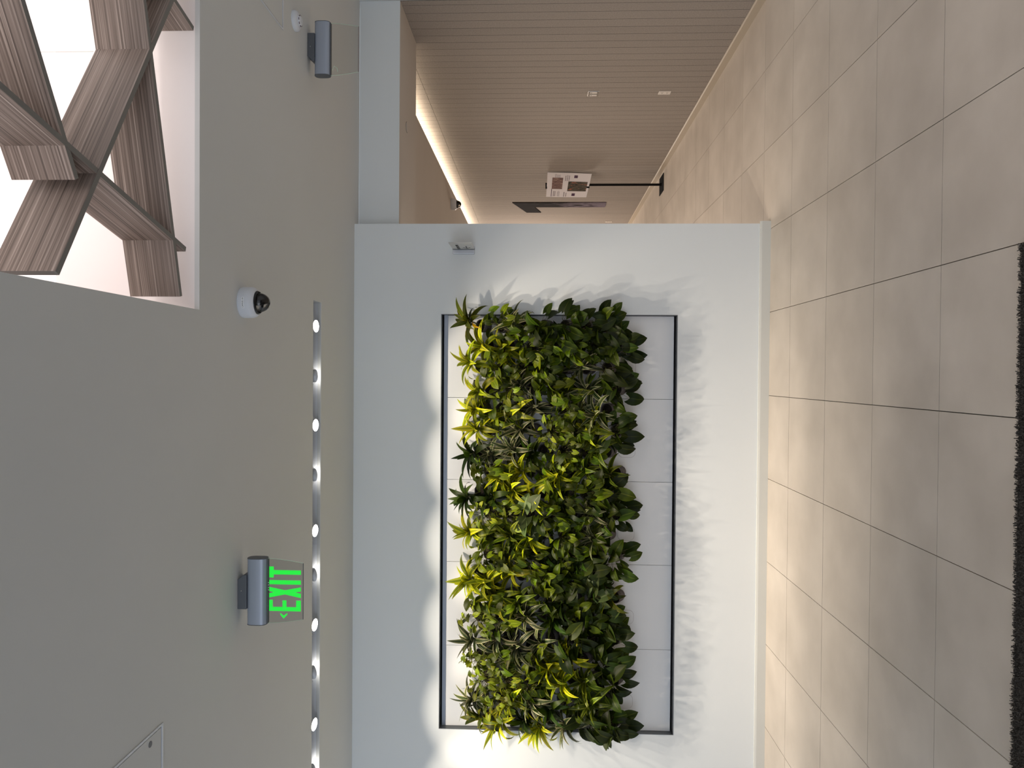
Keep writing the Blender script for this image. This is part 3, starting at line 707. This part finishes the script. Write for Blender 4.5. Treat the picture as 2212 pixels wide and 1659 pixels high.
tag(o, 'dark angled strip of wall art on the panelled corridor wall behind the poster stand', 'wall art')

# ------------------------------------------------------------------ poster stand
t = empty('poster_stand', (2.676, 10.22, 0)); tag(t, 'black floor stand holding a pale poster in the corridor', 'poster stand')
MB().box(-0.121, 0.121, -0.165, 0.170, 0.001, 0.008).build('base_plate', M_matblack, t, bevel=0.001)
MB().lathe([(0.0165,0.008),(0.0165,1.02)], n=16).build('pole', M_matblack, t, ang=40)
MB().lathe([(0.022,0.008),(0.022,0.02)], n=16).build('collar', M_matblack, t, ang=40)
MB().obox(Matrix.Translation((0.0, 0.0, 1.03)), 0.045, 0.012, 0.020).build('lower_clip', M_matblack, t)
MB().obox(Matrix.Translation((-0.012, 0.0, 1.617)), 0.040, 0.012, 0.010).build('upper_clip', M_matblack, t)
MB().lathe([(0.008,0),(0.008,0.03)], Matrix.Translation((-0.012,-0.008,1.0)) @ Matrix.Rotation(PI/2, 4, 'X'), 12).build('screw_knob', M_matblack, t)
# the sheet: gently bowed, lower right corner nearer to us; (u right, v down)
def sheet(u, v, off=0.0):
    tl = Vector((-0.146, 0.075, 1.617)); tr_ = Vector((0.158, -0.075, 1.600)); bl = Vector((-0.150, 0.090, 1.048)); br = Vector((0.134, -0.080, 0.985))
    p = tl.lerp(tr_, u).lerp(bl.lerp(br, u), v)
    bow = 0.030*math.sin(PI*v)*(u-0.35) - 0.012*math.sin(PI*u)
    nrm = Vector((-0.44, -0.90, 0))
    return p + nrm*(0.012 + off - bow)
M_paper = mat('poster_paper', (0.86,0.80,0.80), 0.6)
mb = MB(); n = 10
vs = [sheet(i/n, j/n) for j in range(n+1) for i in range(n+1)] + [sheet(i/n, j/n, -0.003) for j in range(n+1) for i in range(n+1)]
fs = []
for j in range(n):
    for i in range(n):
        a = j*(n+1)+i; fs.append((a, a+1, a+n+2, a+n+1)); b = a+(n+1)**2; fs.append((b+n+1, b+n+2, b+1, b))
K = (n+1)**2
for i in range(n):
    fs.append((i+1, i, K+i, K+i+1)); q = n*(n+1)+i; fs.append((q, q+1, K+q+1, K+q)); q = i*(n+1); fs.append((q, q+n+1, K+q+n+1, K+q)); q = i*(n+1)+n; fs.append((q+n+1, q, K+q, K+q+n+1))
mb.add(vs, fs); ps = mb.build('poster_sheet', M_paper, t, smooth=False, ang=40)
bk = MB(); vs = [sheet(i/n, j/n, -0.012 - 0.02*math.sin(PI*j/n)*(i/n)) for j in range(n+1) for i in range(n+1)]
bk.add(vs, [(j*(n+1)+i, j*(n+1)+i+1, (j+1)*(n+1)+i+1, (j+1)*(n+1)+i) for j in range(n) for i in range(n)]); bk.build('backing_board', M_matblack, t, smooth=True)
def patch(name, u0, u1, v0, v1, m, off=0.0008, k=6):
    b = MB(); b.uv = []; vs = []
    for j in range(k+1):
        for i in range(k+1):
            a = u0+(u1-u0)*i/k; c_ = v0+(v1-v0)*j/k; b.v.append(tuple(sheet(a, c_, off))); b.uv.append((i/k, 1-j/k))
    b.f = [(j*(k+1)+i, (j+1)*(k+1)+i, (j+1)*(k+1)+i+1, j*(k+1)+i+1) for j in range(k) for i in range(k)]; b.m = [0]*len(b.f)
    return b.build(name, m, ps)
def photo_mat(name, stops, sx, sy, sc_, dist):
    m = mat(name, stops[0][1], 0.6); uv = N(m, 'ShaderNodeUVMap'); mp = N(m, 'ShaderNodeMapping'); mp.inputs['Scale'].default_value = (sx, sy, 1); L(m, uv.outputs[0], mp.inputs[0])
    n_ = N(m, 'ShaderNodeTexNoise'); n_.inputs['Scale'].default_value = sc_; n_.inputs['Detail'].default_value = 5; n_.inputs['Distortion'].default_value = dist; L(m, mp.outputs[0], n_.inputs[0])
    r = ramp(m, stops); L(m, n_.outputs['Fac'], r.inputs[0]); L(m, r.outputs[0], P(m).inputs['Base Color']); return m
MP1 = photo_mat('dune_print', [(0.32,(0.10,0.055,0.05)),(0.45,(0.26,0.16,0.14)),(0.55,(0.20,0.12,0.11)),(0.68,(0.50,0.34,0.27))], 5, 1, 2.2, 0.8)
MP2 = photo_mat('ember_print', [(0.36,(0.035,0.028,0.022)),(0.50,(0.12,0.10,0.07)),(0.60,(0.10,0.08,0.06)),(0.66,(0.55,0.13,0.06)),(0.75,(0.50,0.35,0.22))], 3, 1.4, 2.6, 1.2)
M_icon = mat('plum_print', (0.10,0.05,0.09), 0.6)
# page one (upper): picture, heading, notes ; page two (lower)
patch('dune_picture', 0.34, 0.80, 0.12, 0.37, MP1)
patch('heading_bar', 0.02, 0.34, 0.115, 0.13, M_icon)
patch('ember_picture', 0.26, 0.66, 0.50, 0.95, MP2)
for u0 in (0.06, 0.80): patch('icon_square', u0, u0+0.11, 0.62, 0.70, M_icon)
def tlines(name, u0, u1, v0, step, cnt, h, seed):
    rr = random.Random(seed); mb_ = MB()
    for k in range(cnt):
        v = v0+step*k; u = u0; lim = u1 - rr.uniform(0, 0.25)*(u1-u0)
        while u < lim:
            wd = rr.uniform(0.012, 0.035); ue = min(u+wd, lim)
            mb_.add([sheet(u, v, 0.0008), sheet(u, v+h, 0.0008), sheet(ue, v+h, 0.0008), sheet(ue, v, 0.0008)], [(0,1,2,3)]); u = ue+0.008
    tag(mb_.build(name, M_txtgrey, ps), kind='stuff')
tlines('heading_text', 0.04, 0.26, 0.165, 0.035, 2, 0.020, 1)
tlines('note_text', 0.04, 0.30, 0.265, 0.022, 3, 0.009, 2)
tlines('note_text', 0.80, 0.95, 0.18, 0.022, 6, 0.008, 3)
tlines('caption_text', 0.03, 0.23, 0.42, 0.05, 2, 0.022, 4)
tlines('caption_text', 0.68, 0.93, 0.42, 0.04, 3, 0.018, 5)

# ------------------------------------------------------------------ rug at the near edge
t = empty('rug', (-1.3, 1.6, 0)); tag(t, 'dark grey-brown rug with rough pile edge on the tiles nearest the camera', 'rug')
MB().box(-2.4, 1.7655, -1.2, 0.980, 0.0005, 0.006).build('rug_body', M_rug, t)
mb = MB(); rr = random.Random(3)
for k in range(15000):
    x = rr.uniform(-2.0, 0.466); y = 2.587 - abs(rr.gauss(0, 0.05)) if rr.random() < 0.6 else rr.uniform(2.47, 2.587)
    if rr.random() < 0.04: x = rr.uniform(0.45, 0.468); y = rr.uniform(2.2, 2.587)
    h = rr.uniform(0.008, 0.016); a = rr.uniform(0, 6.28); dx, dy = 0.0016*math.cos(a), 0.0016*math.sin(a); lx, ly = rr.uniform(-0.005, 0.005), rr.uniform(-0.005, 0.006)
    mb.add([(x-dx+1.3, y-dy-1.6, 0.004), (x+dx+1.3, y+dy-1.6, 0.004), (x+lx+dx+1.3, y+ly+dy-1.6, h), (x+lx-dx+1.3, y+ly-dy-1.6, h)], [(0,1,2,3)])
tag(mb.build('rug_pile', M_rug, t), kind='stuff')
